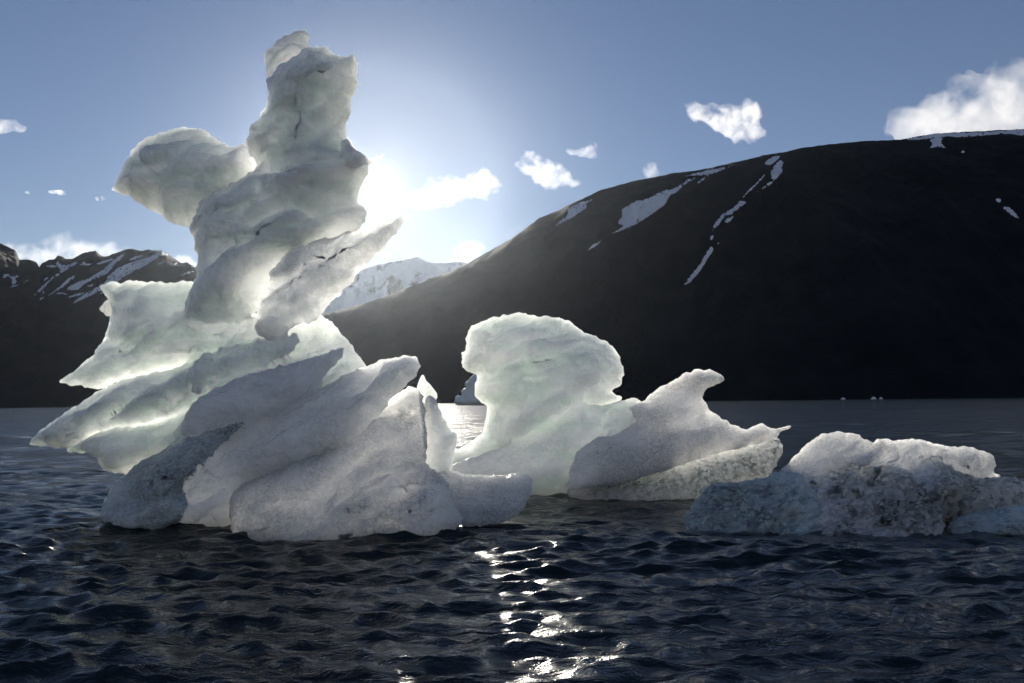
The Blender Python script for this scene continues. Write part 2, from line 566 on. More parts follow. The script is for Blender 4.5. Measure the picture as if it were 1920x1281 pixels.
def rock_material(name, c1, c2, scale):
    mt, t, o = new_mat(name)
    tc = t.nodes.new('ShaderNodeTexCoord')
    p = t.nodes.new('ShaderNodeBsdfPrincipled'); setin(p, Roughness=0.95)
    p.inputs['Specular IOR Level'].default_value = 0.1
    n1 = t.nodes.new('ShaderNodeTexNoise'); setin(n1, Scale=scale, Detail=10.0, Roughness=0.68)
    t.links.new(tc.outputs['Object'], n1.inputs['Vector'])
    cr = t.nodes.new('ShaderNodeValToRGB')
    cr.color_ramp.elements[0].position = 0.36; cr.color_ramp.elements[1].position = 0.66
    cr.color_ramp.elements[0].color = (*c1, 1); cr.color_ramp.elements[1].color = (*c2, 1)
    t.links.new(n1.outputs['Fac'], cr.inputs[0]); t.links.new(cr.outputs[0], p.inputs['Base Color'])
    n2 = t.nodes.new('ShaderNodeTexNoise'); setin(n2, Scale=scale * 9, Detail=8.0, Roughness=0.7)
    t.links.new(tc.outputs['Object'], n2.inputs['Vector'])
    bp = t.nodes.new('ShaderNodeBump'); setin(bp, Strength=0.8, Distance=18.0)
    t.links.new(n2.outputs['Fac'], bp.inputs['Height']); t.links.new(bp.outputs[0], p.inputs['Normal'])
    t.links.new(p.outputs[0], o.inputs['Surface'])
    return mt


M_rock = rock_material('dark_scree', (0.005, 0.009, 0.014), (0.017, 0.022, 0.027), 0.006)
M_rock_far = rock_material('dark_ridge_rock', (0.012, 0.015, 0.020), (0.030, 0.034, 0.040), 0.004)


def snow_material():
    mt, t, o = new_mat('old_snow')
    p = t.nodes.new('ShaderNodeBsdfPrincipled'); setin(p, Roughness=0.8)
    tc = t.nodes.new('ShaderNodeTexCoord')
    n1 = t.nodes.new('ShaderNodeTexNoise'); setin(n1, Scale=0.03, Detail=6.0)
    t.links.new(tc.outputs['Object'], n1.inputs['Vector'])
    cr = t.nodes.new('ShaderNodeValToRGB')
    cr.color_ramp.elements[0].color = (0.78, 0.78, 0.79, 1); cr.color_ramp.elements[1].color = (0.92, 0.92, 0.93, 1)
    t.links.new(n1.outputs['Fac'], cr.inputs[0]); t.links.new(cr.outputs[0], p.inputs['Base Color'])
    t.links.new(p.outputs[0], o.inputs['Surface'])
    return mt


M_snow = snow_material()


def snowy_rock_material():
    mt, t, o = new_mat('snow_covered_rock')
    p = t.nodes.new('ShaderNodeBsdfPrincipled'); setin(p, Roughness=0.85)
    tc = t.nodes.new('ShaderNodeTexCoord')
    mp = t.nodes.new('ShaderNodeMapping'); mp.inputs['Scale'].default_value = (1.0, 0.5, 0.35)
    mp.inputs['Rotation'].default_value = (0, R(25), 0)
    t.links.new(tc.outputs['Object'], mp.inputs[0])
    n1 = t.nodes.new('ShaderNodeTexNoise'); setin(n1, Scale=0.008, Detail=9.0, Roughness=0.65)
    t.links.new(mp.outputs[0], n1.inputs['Vector'])
    cr = t.nodes.new('ShaderNodeValToRGB')
    cr.color_ramp.elements[0].position = 0.40; cr.color_ramp.elements[1].position = 0.47
    cr.color_ramp.elements[0].color = (0.10, 0.10, 0.11, 1); cr.color_ramp.elements[1].color = (0.80, 0.81, 0.83, 1)
    t.links.new(n1.outputs['Fac'], cr.inputs[0]); t.links.new(cr.outputs[0], p.inputs['Base Color'])
    bp = t.nodes.new('ShaderNodeBump'); setin(bp, Strength=0.5, Distance=30.0)
    t.links.new(n1.outputs['Fac'], bp.inputs['Height']); t.links.new(bp.outputs[0], p.inputs['Normal'])
    t.links.new(p.outputs[0], o.inputs['Surface'])
    return mt


M_snowrock = snowy_rock_material()


def water_material():
    mt, t, o = new_mat('sea_water')
    p = t.nodes.new('ShaderNodeBsdfPrincipled')
    setin(p, Roughness=0.09, IOR=1.333)
    p.inputs['Base Color'].default_value = (0.003, 0.008, 0.010, 1)
    p.inputs['Specular IOR Level'].default_value = 0.85
    tc = t.nodes.new('ShaderNodeTexCoord')
    mp = t.nodes.new('ShaderNodeMapping'); mp.inputs['Scale'].default_value = (0.5, 1.0, 1.0)
    t.links.new(tc.outputs['Object'], mp.inputs[0])
    n1 = t.nodes.new('ShaderNodeTexNoise'); setin(n1, Scale=11.0, Detail=4.0, Roughness=0.6, Distortion=0.6)
    n2 = t.nodes.new('ShaderNodeTexNoise'); setin(n2, Scale=1.6, Detail=3.0, Roughness=0.5, Distortion=0.4)
    t.links.new(mp.outputs[0], n1.inputs['Vector']); t.links.new(mp.outputs[0], n2.inputs['Vector'])
    b1 = t.nodes.new('ShaderNodeBump'); setin(b1, Strength=0.55, Distance=0.05)
    b2 = t.nodes.new('ShaderNodeBump'); setin(b2, Strength=0.6, Distance=0.2)
    t.links.new(n1.outputs['Fac'], b1.inputs['Height']); t.links.new(n2.outputs['Fac'], b2.inputs['Height'])
    mp3 = t.nodes.new('ShaderNodeMapping'); mp3.inputs['Scale'].default_value = (0.3, 1.0, 1.0)
    t.links.new(tc.outputs['Object'], mp3.inputs[0])
    n3 = t.nodes.new('ShaderNodeTexNoise'); setin(n3, Scale=0.13, Detail=5.0, Roughness=0.7, Distortion=0.5)
    t.links.new(mp3.outputs[0], n3.inputs['Vector'])
    b3 = t.nodes.new('ShaderNodeBump'); setin(b3, Strength=0.6, Distance=1.6)
    t.links.new(n3.outputs['Fac'], b3.inputs['Height']); t.links.new(b3.outputs[0], b2.inputs['Normal'])
    t.links.new(b2.outputs[0], b1.inputs['Normal'])
    # ruffled and calm patches
    mp4 = t.nodes.new('ShaderNodeMapping'); mp4.inputs['Scale'].default_value = (0.35, 1.0, 1.0)
    t.links.new(tc.outputs['Object'], mp4.inputs[0])
    n4 = t.nodes.new('ShaderNodeTexNoise'); setin(n4, Scale=0.22, Detail=6.0, Roughness=0.65, Distortion=0.8)
    t.links.new(mp4.outputs[0], n4.inputs['Vector'])
    for bb, lo_, hi_ in ((b1, 0.25, 1.0), (b2, 0.25, 0.8)):
        m4 = t.nodes.new('ShaderNodeMapRange'); m4.inputs[1].default_value = 0.40; m4.inputs[2].default_value = 0.60
        m4.inputs[3].default_value = lo_; m4.inputs[4].default_value = hi_
        t.links.new(n4.outputs['Fac'], m4.inputs[0]); t.links.new(m4.outputs[0], bb.inputs['Strength'])
    t.links.new(b1.outputs[0], p.inputs['Normal'])
    # capillary ripples too fine to build: a broader lobe on part of the surface
    gl = t.nodes.new('ShaderNodeBsdfPrincipled'); setin(gl, Roughness=0.30, IOR=1.333)
    gl.inputs['Base Color'].default_value = (0.003, 0.008, 0.010, 1); gl.inputs['Specular IOR Level'].default_value = 0.85
    t.links.new(b1.outputs[0], gl.inputs['Normal'])
    mxw = t.nodes.new('ShaderNodeMixShader'); mxw.inputs[0].default_value = 0.20
    t.links.new(p.outputs[0], mxw.inputs[1]); t.links.new(gl.outputs[0], mxw.inputs[2])
    t.links.new(mxw.outputs[0], o.inputs['Surface'])
    return mt


M_water = water_material()


def cloud_material(name, dens, scale):
    mt, t, o = new_mat(name)
    pv = t.nodes.new('ShaderNodeVolumePrincipled')
    pv.inputs['Color'].default_value = (0.97, 0.97, 0.97, 1)
    pv.inputs['Anisotropy'].default_value = 0.45
    tc = t.nodes.new('ShaderNodeTexCoord')
    n1 = t.nodes.new('ShaderNodeTexNoise'); setin(n1, Scale=scale, Detail=6.0, Roughness=0.62, Distortion=0.4)
    t.links.new(tc.outputs['Object'], n1.inputs['Vector'])
    mr = t.nodes.new('ShaderNodeMapRange')
    mr.inputs[1].default_value = 0.42; mr.inputs[2].default_value = 0.82
    mr.inputs[3].default_value = 0.0; mr.inputs[4].default_value = dens
    t.links.new(n1.outputs['Fac'], mr.inputs[0]); t.links.new(mr.outputs[0], pv.inputs['Density'])
    t.links.new(pv.outputs[0], o.inputs['Volume'])
    return mt


M_cloud = cloud_material('cumulus_vapour', 0.0042, 0.0042)
M_cloud_big = cloud_material('cloud_bank_vapour', 0.0019, 0.0018)
M_wisp = cloud_material('cirrus_vapour', 0.014, 0.004)

# ------------------------------------------------------------------ water
def build_water():
    rings = [1.2]
    while rings[-1] < 110: rings.append(rings[-1] * 1.0045)
    while rings[-1] < 400: rings.append(rings[-1] * 1.012)
    while rings[-1] < 8000: rings.append(rings[-1] * 1.06)
    r = np.array(rings)
    ang = np.concatenate([np.linspace(-180, -44, 24)[:-1], np.linspace(-44, 44, 300), np.linspace(44, 180, 24)[1:-1]])
    a = np.radians(ang)
    nr, na = len(r), len(a)
    X = r[:, None] * np.sin(a)[None]; Yy = r[:, None] * np.cos(a)[None]
    x, y = X.ravel(), Yy.ravel()
    dr = np.gradient(r)
    spr = np.maximum(dr[:, None], r[:, None] * np.gradient(a)[None]).ravel()
    z = np.zeros_like(x); ox = np.zeros_like(x); oy = np.zeros_like(x)
    w = np.random.default_rng(3)
    for k in range(90):
        lam = 0.16 * (5.0 / 0.16) ** (k / 89.0)
        th = R(-78) + w.normal() * 0.48          # travelling towards the viewer, slightly across
        amp = (0.0095 * lam ** 0.75 * math.exp(-(lam / 0.75) ** 2) + 0.0014 * lam) * (0.55 + 0.9 * w.random())
        kk = 2 * math.pi / lam
        fade = np.clip((lam / (spr * 2.5) - 1), 0, 1)
        s = np.where(fade > 0, 1, 0)
        ph = kk * (x * math.cos(th) + y * math.sin(th)) + w.random() * 6.283
        # patches of livelier and calmer water
        A = amp * fade
        z += A * np.sin(ph)
        ox += A * 0.8 * math.cos(th) * np.cos(ph); oy += A * 0.8 * math.sin(th) * np.cos(ph)
    gust = 1 + 0.45 * perlin(np.stack([x * 0.22, y * 0.16, np.full_like(x, 3.3)], 1))
    V = np.stack([x + ox * gust, y + oy * gust, z * gust], 1)
    i, j = np.meshgrid(np.arange(nr - 1), np.arange(na), indexing='ij')
    j2 = (j + 1) % na
    F = np.stack([i * na + j, i * na + j2, (i + 1) * na + j2, (i + 1) * na + j], -1).reshape(-1, 4)[:, ::-1]
    # close the middle under the viewer
    V = np.vstack([V, [[0, 0, 0]]])
    me = bpy.data.meshes.new('water')
    nf = len(F)
    me.vertices.add(len(V)); me.vertices.foreach_set('co', V.ravel())
    tri = np.stack([np.full(na, len(V) - 1), np.arange(na), (np.arange(na) + 1) % na], 1)[:, ::-1]
    me.loops.add(nf * 4 + na * 3)
    me.loops.foreach_set('vertex_index', np.concatenate([F.ravel(), tri.ravel()]))
    me.polygons.add(nf + na)
    me.polygons.foreach_set('loop_start', np.concatenate([np.arange(nf) * 4, nf * 4 + np.arange(na) * 3]))
    me.polygons.foreach_set('use_smooth', np.ones(nf + na, bool))
    me.update(calc_edges=True); me.validate()
    me.materials.append(M_water)
    if me.polygons[0].normal.z < 0:
        me.flip_normals()
    o = bpy.data.objects.new('water', me); col.objects.link(o)
    return tag(o, 'dark rippled sea water of the fjord', kind='structure')


water = build_water()

# ------------------------------------------------------------------ mountains
def mountain(name, ridge, yr, ys, mat, cols, rows, amp, rfreq, label, hp=0.5, jag=0.0):
    """ridge = photo outline; yr / ys = distance of the ridge / of the shore along px (xp, fp)"""
    ridge = np.array(ridge, float)
    px = np.linspace(ridge[0, 0], ridge[-1, 0], cols)
    py = np.interp(px, ridge[:, 0], ridge[:, 1])
    if jag:
        py = py + jag * fbm(np.stack([px * 0.07, px * 0, px * 0 + 2.2], 1), 5, 0.6)
    Yr = np.interp(px, *yr); Ys = np.interp(px, *ys)
    top = at(px, py, Yr); top[:, 2] = np.maximum(top[:, 2], 1.0)
    dirv = raydir(px, np.full(cols, 753.0))
    sh = CAM + dirv * (Ys / dirv[:, 1])[:, None]; sh[:, 2] = -3.0
    t = np.concatenate([np.linspace(0, 1, rows), np.linspace(1.02, 1.9, 10)])
    P = []
    for tt in t:
        if tt <= 1:
            q = sh + (top - sh) * tt
            h = tt * (1 + hp - hp * tt)
            q[:, 2] = -3 + (top[:, 2] + 3) * h
            env = math.sin(math.pi * min(1, tt)) ** 0.7
            c = np.stack([q[:, 0] * rfreq, q[:, 1] * rfreq * 0.25, np.full(cols, tt * 1.2)], 1)
            g = fbm(c, 5, 0.55, ridged=True) - 0.6
            q[:, 2] += amp * env * g * (0.3 + 0.7 * np.clip(top[:, 2] / 400, 0, 1))
            sy = (fbm(np.stack([q[:, 0] * 0.002, np.zeros(cols), np.full(cols, 5.0)], 1), 4)) * 60
            q[:, 1] += sy * (1 - tt)
        else:
            q = top.copy()
            back = (top - CAM); back[:, 2] = 0; back /= np.linalg.norm(back, axis=1)[:, None]
            q = q + back * (tt - 1) * 1700
            q[:, 2] = top[:, 2] * (1 - 0.9 * (tt - 1)) - 4
        P.append(q)
    P = np.array(P); nr = len(t)
    V = P.reshape(-1, 3)
    i, j = np.meshgrid(np.arange(nr - 1), np.arange(cols - 1), indexing='ij')
    F = np.stack([i * cols + j, i * cols + j + 1, (i + 1) * cols + j + 1, (i + 1) * cols + j], -1).reshape(-1, 4)
    o = mesh_object(name, V, F, mat)
    tag(o, label, kind='structure')
    bvh = BVHTree.FromPolygons(V.tolist(), F.tolist())
    return o, bvh


def snow_patch(parent, bvh, pts, lift=1.2, jit=1.0, step=2.0):
    poly = smooth_outline(pts, step, jit, 7.0, random.random() * 40)
    v, f, d = fill(poly, step)
    P = []
    nz = fbm(np.stack([v[:, 0] * 0.10 + v[:, 1] * 0.16, v[:, 1] * 0.22 - v[:, 0] * 0.26, np.full(len(v), 7.7)], 1), 4, 0.6)
    for (a, b), dd, nn in zip(v, d, nz):
        hit = None
        for k in range(14):
            di = Vector(raydir(np.array(a), np.array(b + k * 0.8))).normalized()
            hit, nor, _, _ = bvh.ray_cast(Vector(CAM), di)
            if hit: break
        if not hit:
            return None
        if nor.dot(di) > 0: nor = -nor
        P.append(hit + nor * (lift * min(1.0, dd / 2.0) - 0.25 + 1.5 * lift * min(0.5, nn + 0.12)) - di * 0.3)
    P = np.array(P)
    p2 = v[f]; area = ((p2[:, 1, 0] - p2[:, 0, 0]) * (p2[:, 2, 1] - p2[:, 0, 1]) - (p2[:, 2, 0] - p2[:, 0, 0]) * (p2[:, 1, 1] - p2[:, 0, 1])).sum()
    ff = f if area < 0 else f[:, ::-1]
    return mesh_object('snow_patch', P, ff, M_snow, parent)


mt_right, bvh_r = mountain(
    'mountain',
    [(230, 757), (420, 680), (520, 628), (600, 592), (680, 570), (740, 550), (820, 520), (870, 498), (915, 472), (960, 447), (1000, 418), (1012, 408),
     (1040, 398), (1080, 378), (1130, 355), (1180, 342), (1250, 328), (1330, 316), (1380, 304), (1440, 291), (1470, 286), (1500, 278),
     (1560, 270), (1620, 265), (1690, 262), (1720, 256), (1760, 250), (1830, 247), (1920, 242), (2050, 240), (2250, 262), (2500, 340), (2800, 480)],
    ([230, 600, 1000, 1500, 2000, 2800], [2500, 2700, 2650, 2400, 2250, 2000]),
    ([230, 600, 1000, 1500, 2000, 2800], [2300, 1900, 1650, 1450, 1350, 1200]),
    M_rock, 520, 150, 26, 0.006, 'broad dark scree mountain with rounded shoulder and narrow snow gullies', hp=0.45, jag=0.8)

ZR = lambda pts: zz(1020, 270, 0.28125, pts)
for pts in (
    [(65, 560), (110, 510), (155, 475), (165, 430), (215, 400), (325, 370), (285, 400), (280, 430), (190, 490), (130, 520)],
    [(455, 597), (530, 545), (490, 530), (520, 480), (520, 440), (600, 385), (690, 365), (800, 310), (860, 300), (930, 260), (960, 235), (1010, 228), (940, 270), (880, 325), (840, 345), (810, 400), (740, 455), (640, 520), (540, 570)],
    [(290, 712), (330, 670), (380, 645), (350, 680)],
    [(1010, 272), (1060, 225), (1100, 205), (1060, 245)],
    [(930, 215), (1010, 195), (1110, 172), (1240, 148), (1180, 180), (1100, 205), (1000, 212)],
    [(1475, 135), (1480, 115), (1530, 85), (1575, 80), (1550, 115), (1500, 142)],
    [(1510, 195), (1530, 150), (1570, 112), (1600, 115), (1585, 160), (1590, 180), (1550, 230), (1515, 240), (1520, 210)],
    [(1320, 362), (1350, 320), (1400, 275), (1470, 205), (1455, 235), (1390, 300), (1345, 345)],
    [(1420, 320), (1470, 280), (1545, 232), (1510, 270), (1460, 300)],
    [(1122, 578), (1140, 530), (1200, 460), (1265, 425), (1300, 382), (1350, 388), (1300, 430), (1250, 470), (1210, 480), (1160, 545)],
    [(1205, 530), (1215, 500), (1270, 480), (1240, 515)],
    [(1108, 640), (1112, 612), (1130, 608), (1126, 636)],
    [(1152, 682), (1160, 660), (1172, 656), (1165, 675)],
    [(935, 942), (960, 900), (1040, 800), (1090, 715), (1115, 685), (1130, 705), (1095, 760), (1040, 850), (975, 920)],
):
    snow_patch(mt_right, bvh_r, ZR(pts), jit=0.8)
ZS = lambda pts: zz(1260, 90, 0.34375, pts)
for pts in (
    [(1230, 497), (1350, 485), (1440, 466), (1600, 460), (1760, 455), (1850, 446), (1990, 446), (1990, 474), (1900, 478), (1850, 470), (1780, 472), (1650, 482), (1580, 488), (1500, 484), (1420, 492), (1330, 502)],
    [(1405, 500), (1440, 488), (1475, 490), (1470, 515), (1492, 548), (1455, 540), (1410, 545), (1420, 520)],
    [(1575, 570), (1585, 560), (1596, 566), (1588, 573)],
):
    snow_patch(mt_right, bvh_r, ZS(pts), jit=0.7)
for pts in ([(1867, 375), (1873, 372), (1878, 378), (1874, 381)], [(1880, 390), (1890, 388), (1902, 397), (1911, 410), (1900, 406), (1888, 397)]):
    snow_patch(mt_right, bvh_r, pts, jit=0.5)

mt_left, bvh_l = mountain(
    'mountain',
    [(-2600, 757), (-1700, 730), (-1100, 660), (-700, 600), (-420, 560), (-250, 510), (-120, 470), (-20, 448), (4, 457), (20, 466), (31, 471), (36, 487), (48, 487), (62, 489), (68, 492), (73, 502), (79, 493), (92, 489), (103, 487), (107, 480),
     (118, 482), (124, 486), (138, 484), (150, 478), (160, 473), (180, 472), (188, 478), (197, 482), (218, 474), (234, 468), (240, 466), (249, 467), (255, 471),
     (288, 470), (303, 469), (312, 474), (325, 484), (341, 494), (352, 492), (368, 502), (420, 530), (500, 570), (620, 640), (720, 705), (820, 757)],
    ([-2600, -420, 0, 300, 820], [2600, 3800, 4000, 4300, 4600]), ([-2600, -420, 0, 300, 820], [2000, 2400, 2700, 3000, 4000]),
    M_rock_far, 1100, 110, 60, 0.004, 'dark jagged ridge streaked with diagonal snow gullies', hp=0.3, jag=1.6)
ZL = lambda pts: zz(0, 440, 0.19792, pts)
for pts in (
    [(690, 655), (760, 590), (860, 530), (960, 470), (1015, 430), (1020, 400), (1060, 360), (1150, 300), (1250, 260), (1380, 225), (1480, 175), (1540, 160), (1600, 195), (1520, 205), (1450, 250), (1350, 310), (1230, 370), (1120, 440), (1000, 510), (860, 580)],
    [(640, 525), (660, 490), (760, 440), (830, 420), (890, 385), (980, 330), (1040, 270), (1110, 215), (1180, 180), (1140, 240), (1090, 280), (1060, 330), (1000, 385), (900, 420), (800, 470), (740, 520)],
    [(455, 580), (520, 530), (600, 460), (640, 420), (720, 385), (690, 420), (620, 480), (540, 540)],
    [(325, 575), (370, 520), (430, 460), (500, 400), (570, 345), (550, 310), (530, 280), (545, 250), (590, 285), (640, 290), (700, 265), (740, 268), (640, 330), (560, 380), (480, 440), (400, 520)],
    [(440, 300), (480, 280), (540, 300), (500, 315)],
    [(750, 285), (790, 258), (830, 275), (880, 275), (840, 292)],
    [(900, 290), (960, 250), (1040, 232), (1090, 228), (1010, 265)],
    [(1220, 245), (1270, 210), (1360, 193), (1320, 230)],
    [(1470, 290), (1500, 265), (1560, 250), (1520, 280)],
    [(1715, 395), (1740, 365), (1800, 350), (1840, 352), (1770, 378)],
    [(1640, 270), (1690, 262), (1660, 290)],
    [(1800, 280), (1840, 285), (1850, 320), (1815, 305)],
    [(640, 600), (700, 565), (800, 548), (770, 575), (690, 595)],
    [(525, 562), (570, 545), (640, 570), (580, 565)],
    [(820, 490), (870, 470), (905, 462), (870, 490)],
    [(30, 410), (40, 378), (90, 380), (110, 400), (160, 380), (175, 395), (140, 420), (160, 450), (130, 475), (110, 470), (115, 430), (80, 400)],
    [(85, 500), (130, 480), (185, 468), (140, 495)],
    [(225, 465), (240, 440), (275, 430), (260, 445)],
    [(400, 565), (405, 535), (420, 530), (415, 560)],
    [(410, 440), (440, 405), (460, 412), (430, 440)],
    [(375, 620), (390, 598), (420, 592), (400, 612)],
    [(925, 570), (950, 555), (985, 540), (960, 562)],
):
    snow_patch(mt_left, bvh_l, ZL(pts), lift=1.5, jit=0.7, step=1.6)

mt_far, _ = mountain(
    'mountain', [(380, 640), (500, 575), (600, 535), (650, 512), (690, 502), (728, 492), (760, 488), (783, 481), (795, 488), (806, 493), (830, 494), (862, 491), (920, 500), (1000, 530), (1150, 640)],
    ([380, 1150], [6000, 6000]), ([380, 1150], [4900, 4900]), M_snowrock, 260, 90, 90, 0.004,
    'distant snow-covered peak seen in the gap beyond the dark slope', hp=0.2, jag=1.0)

def fill_slopes():  # added slopes out of view, bouncing sunlight back onto the ice fronts
    """unseen sunlit snow slopes behind the viewer, added as fill light for the ice"""
    az = np.radians(np.linspace(112, 248, 220)); t = np.linspace(0, 1, 40)
    top = 520 + 170 * fbm(np.stack([az * 5, az * 0, az * 0 + 4.4], 1), 5, 0.55)
    P = []
    for tt in t:
        rr = 2300 + 1500 * tt + 0 * az
        x, y = rr * np.sin(az), rr * np.cos(az)
        z = -3 + top * tt ** 0.9 + 50 * math.sin(math.pi * tt) * fbm(np.stack([x * .003, y * .003, x * 0], 1), 5, 0.55, ridged=True)
        P.append(np.stack([x, y, z], 1))
    n = len(az); i, j = np.meshgrid(np.arange(len(t) - 1), np.arange(n - 1), indexing='ij')
    F = np.stack([i * n + j, i * n + j + 1, (i + 1) * n + j + 1, (i + 1) * n + j], -1).reshape(-1, 4)
    return tag(mesh_object('mountain', np.array(P).reshape(-1, 3), F, M_snowrock), 'unseen snowy slopes added behind the viewer as fill light', kind='structure')


fill_slopes()

# ------------------------------------------------------------------ the tall iceberg
ice = empty('iceberg', at(np.array(480.), np.array(950.), np.array(11.5)) * np.array([1, 1, 0]))
tag(ice, 'tall translucent iceberg with twisted spire and overhanging wing', 'iceberg')
IL = np.array(ice.location)


lobes = []


def part(name, pts, Y, mat, **kw):
    if name == 'knob':
        return slab(name, pts, Y, mat, ice, IL, **kw)
    lobes.append(slab(name, pts, Y, mat, None, (0, 0, 0), **kw))


part('spire', [(510, 150), (530, 130), (556, 116), (578, 100), (600, 95), (622, 97), (635, 112), (650, 110), (668, 113), (676, 138), (671, 170),
               (660, 205), (648, 240), (651, 258), (668, 278), (684, 298), (688, 320), (672, 345), (668, 372), (684, 395), (668, 425), (640, 445), (612, 466),
               (570, 490), (530, 510), (505, 540), (485, 590), (450, 608), (400, 612), (362, 602), (358, 570), (368, 525), (372, 490), (362, 460), (352, 430),
               (360, 400), (368, 375), (392, 356), (430, 336), (462, 315), (473, 300), (462, 285), (456, 262), (470, 235), (495, 205), (506, 180), (500, 150)],
     (11.6, 520, 0.0006, 350, 0.0016), M_white, tf=0.62, tb=0.50, D=105, wob=0.35, wfreq=0.55, rough=0.10, rfreq=1.6, strata=0.16, sdir=0.45, sfreq=1.7, jit=4)
part('crest_block', [(493, 108), (502, 92), (522, 77), (548, 66), (576, 61), (583, 82), (592, 115), (580, 150), (545, 185), (508, 195), (504, 165), (499, 135)],
     11.95, M_white, tf=0.22, tb=0.30, D=34, rough=0.07, strata=0.06, jit=4)
part('wing', [(211, 356), (222, 335), (232, 315), (250, 282), (276, 260), (310, 246), (350, 238), (385, 245), (410, 262), (435, 273), (460, 268), (492, 300), (480, 345), (420, 395),
              (372, 428), (342, 424), (312, 416), (298, 402), (270, 389), (243, 370)],
     (12.1, 350, -0.0006, 330, 0), M_white, tf=0.48, tb=0.52, D=80, rough=0.06, rfreq=1.8, strata=0.05, sdir=-0.3, jit=3)
part('arm', [(771, 404), (748, 415), (715, 425), (690, 431), (662, 434), (622, 444), (585, 452), (540, 472), (505, 515), (487, 565), (480, 625), (520, 640), (560, 610), (585, 606),
             (603, 592), (628, 565), (660, 534), (688, 500), (715, 476), (742, 446), (760, 424)],
     (11.5, 600, 0.0012, 520, 0), M_pale, tf=0.26, tb=0.26, D=55, rough=0.07, rfreq=2.6, strata=0.06, sdir=0.7, sfreq=3.5, cups=0.035, cfreq=9, jit=5)
part('spike', [(640, 268), (655, 262), (672, 282), (690, 300), (706, 299), (727, 291), (712, 306), (694, 314), (664, 318), (640, 300)],
     11.5, M_white, tf=0.05, tb=0.10, D=22, rough=0.03, strata=0.02, jit=2.5)
part('shelf', [(197, 541), (215, 531), (236, 532), (262, 527), (300, 530), (335, 529), (372, 528), (420, 560), (500, 590), (560, 605), (590, 640), (560, 690), (470, 712), (380, 690), (330, 694),
               (280, 706), (235, 716), (196, 730), (160, 724), (124, 718), (160, 690), (190, 660), (208, 626), (217, 590), (213, 570)],
     (12.0, 350, 0.0002, 600, -0.0008), M_green, tf=0.48, tb=0.46, D=90, rough=0.06, rfreq=1.5, strata=0.05, sdir=0.35, sfreq=2.0, jit=4)
part('knob', [(178, 579), (184, 568), (200, 560), (216, 562), (222, 580), (216, 592), (196, 593)], 11.95, M_rough, tf=0.12, tb=0.14, D=18, rough=0.04, step=4, jit=3)
part('lower_layer', [(62, 834), (72, 816), (95, 796), (112, 784), (150, 758), (192, 732), (240, 713), (330, 690), (400, 672), (500, 690), (500, 745), (400, 765), (330, 785), (270, 798), (210, 806), (165, 826), (140, 838), (100, 838)],
     (11.75, 300, 0.0006, 760, 0), M_green, tf=0.38, tb=0.42, D=45, rough=0.08, rfreq=2.2, strata=0.10, sdir=0.5, sfreq=4.0, cups=0.025, cfreq=9, jit=4)
part('lower_layer', [(128, 846), (160, 826), (210, 803), (280, 792), (340, 770), (400, 748), (500, 735), (560, 760), (520, 800), (430, 830), (357, 850), (300, 866), (240, 889), (205, 884), (185, 872), (172, 852)],
     (11.6, 300, 0.0004, 820, -0.001), M_green, tf=0.32, tb=0.42, D=50, rough=0.06, rfreq=2.0, strata=0.06, sdir=0.5, sfreq=4.0, jit=4)
part('body', [(360, 640), (430, 605), (500, 590), (560, 594), (602, 590), (628, 612), (656, 645), (686, 688), (700, 740), (680, 800), (620, 860), (480, 890), (360, 880), (320, 850), (350, 800), (345, 720)],
     (11.8, 500, -0.0002, 750, 0), M_green, tf=0.45, tb=0.42, D=110, rough=0.09, rfreq=2.0, strata=0.10, sdir=0.4, sfreq=2.6, cups=0.05, cfreq=4, jit=4)
part('crumbled_band', [(358, 690), (385, 665), (430, 650), (480, 640), (520, 632), (555, 625), (560, 650), (525, 672), (480, 690), (440, 712), (400, 718), (375, 740), (360, 725)],
     11.36, M_green, tf=0.12, tb=0.3, D=26, rough=0.10, rfreq=4.0, strata=0.05, cups=0.06, cfreq=7, jit=7)
part('ledge', [(360, 770), (400, 735), (460, 705), (530, 685), (580, 672), (615, 660), (646, 654), (640, 672), (612, 700), (595, 745), (540, 775), (470, 800), (390, 820), (350, 810)],
     (11.0, 500, 0.0006, 730, 0), M_pale, tf=0.26, tb=0.4, D=48, rough=0.06, rfreq=2.4, strata=0.05, sdir=0.45, cups=0.03, jit=4)
part('front_slab', [(190, 955), (205, 925), (230, 895), (272, 860), (320, 836), (360, 808), (420, 792), (475, 778), (530, 758), (586, 738), (640, 706), (700, 680), (745, 668), (778, 666), (788, 682), (780, 706),
                    (742, 742), (705, 786), (668, 830), (610, 866), (530, 900), (460, 935), (440, 985), (380, 1000), (260, 1000)],
     (10.9, 480, -0.0016, 850, -0.0026), M_pale, tf=0.40, tb=0.40, D=75, rough=0.07, rfreq=1.8, strata=0.07, sdir=0.62, sfreq=2.2, cups=0.02, jit=4)
part('rough_face', [(425, 955), (440, 915), (520, 880), (600, 850), (655, 820), (690, 778), (735, 740), (765, 724), (787, 738), (797, 790), (800, 868), (780, 930), (700, 1010), (560, 1040), (440, 1010)],
     (10.45, 650, -0.0008, 880, -0.0042), M_rough, tf=0.22, tb=0.30, D=60, rough=0.05, rfreq=2.6, strata=0.04, sdir=0.6, sfreq=3.0, cups=0.02, cfreq=9, jit=5)
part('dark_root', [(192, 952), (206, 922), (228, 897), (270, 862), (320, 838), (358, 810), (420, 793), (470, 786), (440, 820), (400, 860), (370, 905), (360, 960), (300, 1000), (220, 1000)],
     (10.98, 320, -0.0016, 880, -0.0026), M_dark, tf=0.34, tb=0.4, D=40, rough=0.07, rfreq=2.4, strata=0.05, cups=0.04, cfreq=6, jit=4)
